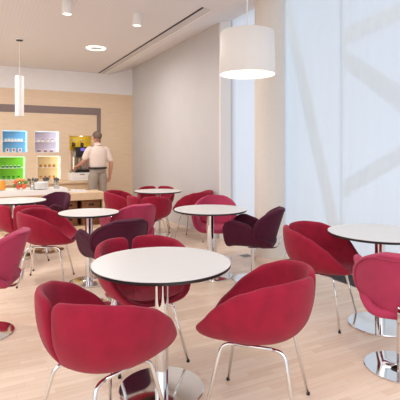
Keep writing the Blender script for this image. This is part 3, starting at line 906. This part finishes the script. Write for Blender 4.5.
parts.append(chain([(0, 0, .95), (0, -.005, 1.08), (0, .0, 1.25), (0, -.01, 1.40), (0, -.015, 1.47), (0, .0, 1.53), (0, .01, 1.60)], [(.15, .10), (.145, .095), (.16, .105), (.16, .10), (.10, .075), (.06, .058), (.055, .055)]))
for S, E, H in ((lS, lE, lH), (rS, rE, rH)):
    parts.append(chain([S * .5 + Vector((0, 0, .72)), S, (S + E) / 2, E, (E + H) / 2, H], [.05, .052, .05, .044, .04, .029]))
for sx in (-1, 1):
    parts.append(chain([(sx * .06, 0, .97), (sx * .095, 0, .88), (sx * .1, .005, .68), (sx * .1, .01, .49), (sx * .105, -.012, .32), (sx * .105, -.015, .09)], [.09, .092, .075, .056, .053, .038]))
    parts.append(chain([(sx * .105, -.03, .06), (sx * .11, .06, .05), (sx * .118, .16, .035)], [.042, .04, .03]))
parts += hand(lH, (lH - lE), Vector((1, 0, .2)), 1)
parts += hand(rH, (rH - rE), Vector((-.2, 1, .1)), -1)
hc = Vector((-.005, .02, 1.70))
parts += [ellipsoid_mesh(hc + Vector((0, -.005, .025)), (.077, .098, .092)), ellipsoid_mesh(hc + Vector((0, .03, -.04)), (.06, .07, .075)),
          ellipsoid_mesh(hc + Vector((0, .105, -.02)), (.014, .022, .022)),
          ellipsoid_mesh(hc + Vector((0, .094, -.055)), (.026, .012, .009))]
for sx in (-1, 1):
    parts.append(ellipsoid_mesh(hc + Vector((sx * .08, -.005, -.01)), (.011, .02, .032)))
body = link('body', merge(parts, .0062), M['skin'], man, True)
for sx in (-1, 1):
    link('eye', ellipsoid_mesh(hc + Vector((sx * .03, .091, .005)), (.013, .009, .009)), M['white'], man, True)
# hair: a cap with bare face
bm = bmesh.new(); bm.from_mesh(ellipsoid_mesh(hc + Vector((0, -.012, .026)), (.085, .103, .098)))
bmesh.ops.delete(bm, geom=[v for v in bm.verts if (v.co.y - hc.y) > .045 + .25 * max(0, v.co.z - hc.z - .06) or v.co.z < hc.z - .03 - .35 * max(0, -(v.co.y - hc.y) - .02)], context='VERTS')
o = build('hair', bm, M['hair'], man, True); s = o.modifiers.new('s', 'SOLIDIFY'); s.thickness = .008; s.offset = -1; baked(o)
# shirt
sp_ = [chain([(0, -.005, 1.005), (0, -.005, 1.10), (0, -.003, 1.25), (0, -.012, 1.36), (0, -.014, 1.43), (0, -.016, 1.475), (0, -.01, 1.52)], [(.172, .118), (.175, .12), (.192, .128), (.196, .122), (.185, .105), (.14, .085), (.07, .06)])]
for S, E in ((lS, lE), (rS, rE)):
    q = S + (E - S) * .92
    sp_.append(chain([S * .55 + Vector((0, 0, .69)), S, (S + E) / 2, q], [.06, .064, .066, .066]))
o = link('shirt', merge(sp_, .012, 12), M['shirt'], man, True)
cb = L([(.062, 1.515), (.072, 1.51), (.078, 1.535), (.066, 1.56), (.058, 1.562), (.06, 1.53), (.062, 1.515)], 24, (0, 0, 0))
build('collar', cb, M['shirt'], o, True)
# trousers
tp = [chain([(0, 0, 1.06), (0, -.005, .98), (0, -.01, .90)], [(.17, .115), (.178, .125), (.17, .125)])]
for sx in (-1, 1):
    tp.append(chain([(sx * .07, -.005, .96), (sx * .092, -.005, .86), (sx * .1, .0, .68), (sx * .102, .005, .49), (sx * .106, -.008, .30), (sx * .107, -.012, .075)], [.105, .108, .092, .08, .075, .072]))
o = link('trousers', merge(tp, .012, 4), M['trousers'], man, True)
bl = L([(1, 1.022), (1.01, 1.03), (1.01, 1.055), (1, 1.062), (.93, 1.06), (.93, 1.025), (1, 1.022)], 40)
for v in bl.verts: v.co.x *= .181; v.co.y *= .131; v.co.y -= .004
build('belt', bl, M['leather'], man, True)
for sx in (-1, 1):
    sh = chain([(sx * .107, -.05, .05), (sx * .11, .05, .048), (sx * .12, .17, .038)], [(.048, .05), (.048, .046), (.042, .036)])
    o = link('shoe', sh, M['leather'], man, True)

# ------------------------------------------------------------------ light
wd = bpy.data.worlds.new('world'); bpy.context.scene.world = wd; wd.use_nodes = True
nt = wd.node_tree; bg = nt.nodes['Background']
tc = nt.nodes.new('ShaderNodeTexCoord'); sx = nt.nodes.new('ShaderNodeSeparateXYZ'); nt.links.new(tc.outputs['Generated'], sx.inputs[0])
rm = nt.nodes.new('ShaderNodeMapRange'); rm.inputs['From Min'].default_value = -.35; rm.inputs['From Max'].default_value = .35
nt.links.new(sx.outputs['X'], rm.inputs['Value'])
mxc = nt.nodes.new('ShaderNodeMix'); mxc.data_type = 'RGBA'
mxc.inputs['A'].default_value = (.98, .97, .99, 1); mxc.inputs['B'].default_value = (.92, 1.02, 1.16, 1)
nt.links.new(rm.outputs['Result'], mxc.inputs['Factor']); rz_ = nt.nodes.new('ShaderNodeMapRange'); rz_.inputs['From Min'].default_value = .2; rz_.inputs['From Max'].default_value = .7
rz_.inputs['To Min'].default_value = .85; rz_.inputs['To Max'].default_value = 2.5
nt.links.new(sx.outputs['Z'], rz_.inputs['Value'])
vs_ = nt.nodes.new('ShaderNodeVectorMath'); vs_.operation = 'SCALE'
vs_.inputs[0].default_value = (.98, .97, .99)
nt.links.new(vs_.outputs['Vector'], mxc.inputs['A']); ry_ = nt.nodes.new('ShaderNodeMapRange'); ry_.inputs['From Min'].default_value = .4; ry_.inputs['From Max'].default_value = -.7
ry_.inputs['To Min'].default_value = .62; ry_.inputs['To Max'].default_value = 1.65
nt.links.new(sx.outputs['Y'], ry_.inputs['Value'])
mu_ = nt.nodes.new('ShaderNodeMath'); mu_.operation = 'MULTIPLY'
nt.links.new(rz_.outputs['Result'], mu_.inputs[0]); nt.links.new(ry_.outputs['Result'], mu_.inputs[1])
nt.links.new(mu_.outputs[0], vs_.inputs['Scale'])
nt.links.new(mxc.outputs['Result'], bg.inputs['Color'])
bg.inputs['Strength'].default_value = 1.0

sc = bpy.context.scene
sc.view_settings.view_transform = 'Standard'; sc.view_settings.look = 'None'
sc.view_settings.gamma = 1; sc.view_settings.use_curve_mapping = False
sc.view_settings.exposure = -0.12
sc.cycles.use_denoising = True
sc.cycles.max_bounces = 10; sc.cycles.diffuse_bounces = 6; sc.cycles.transparent_max_bounces = 12
sc.cycles.sample_clamp_indirect = 6
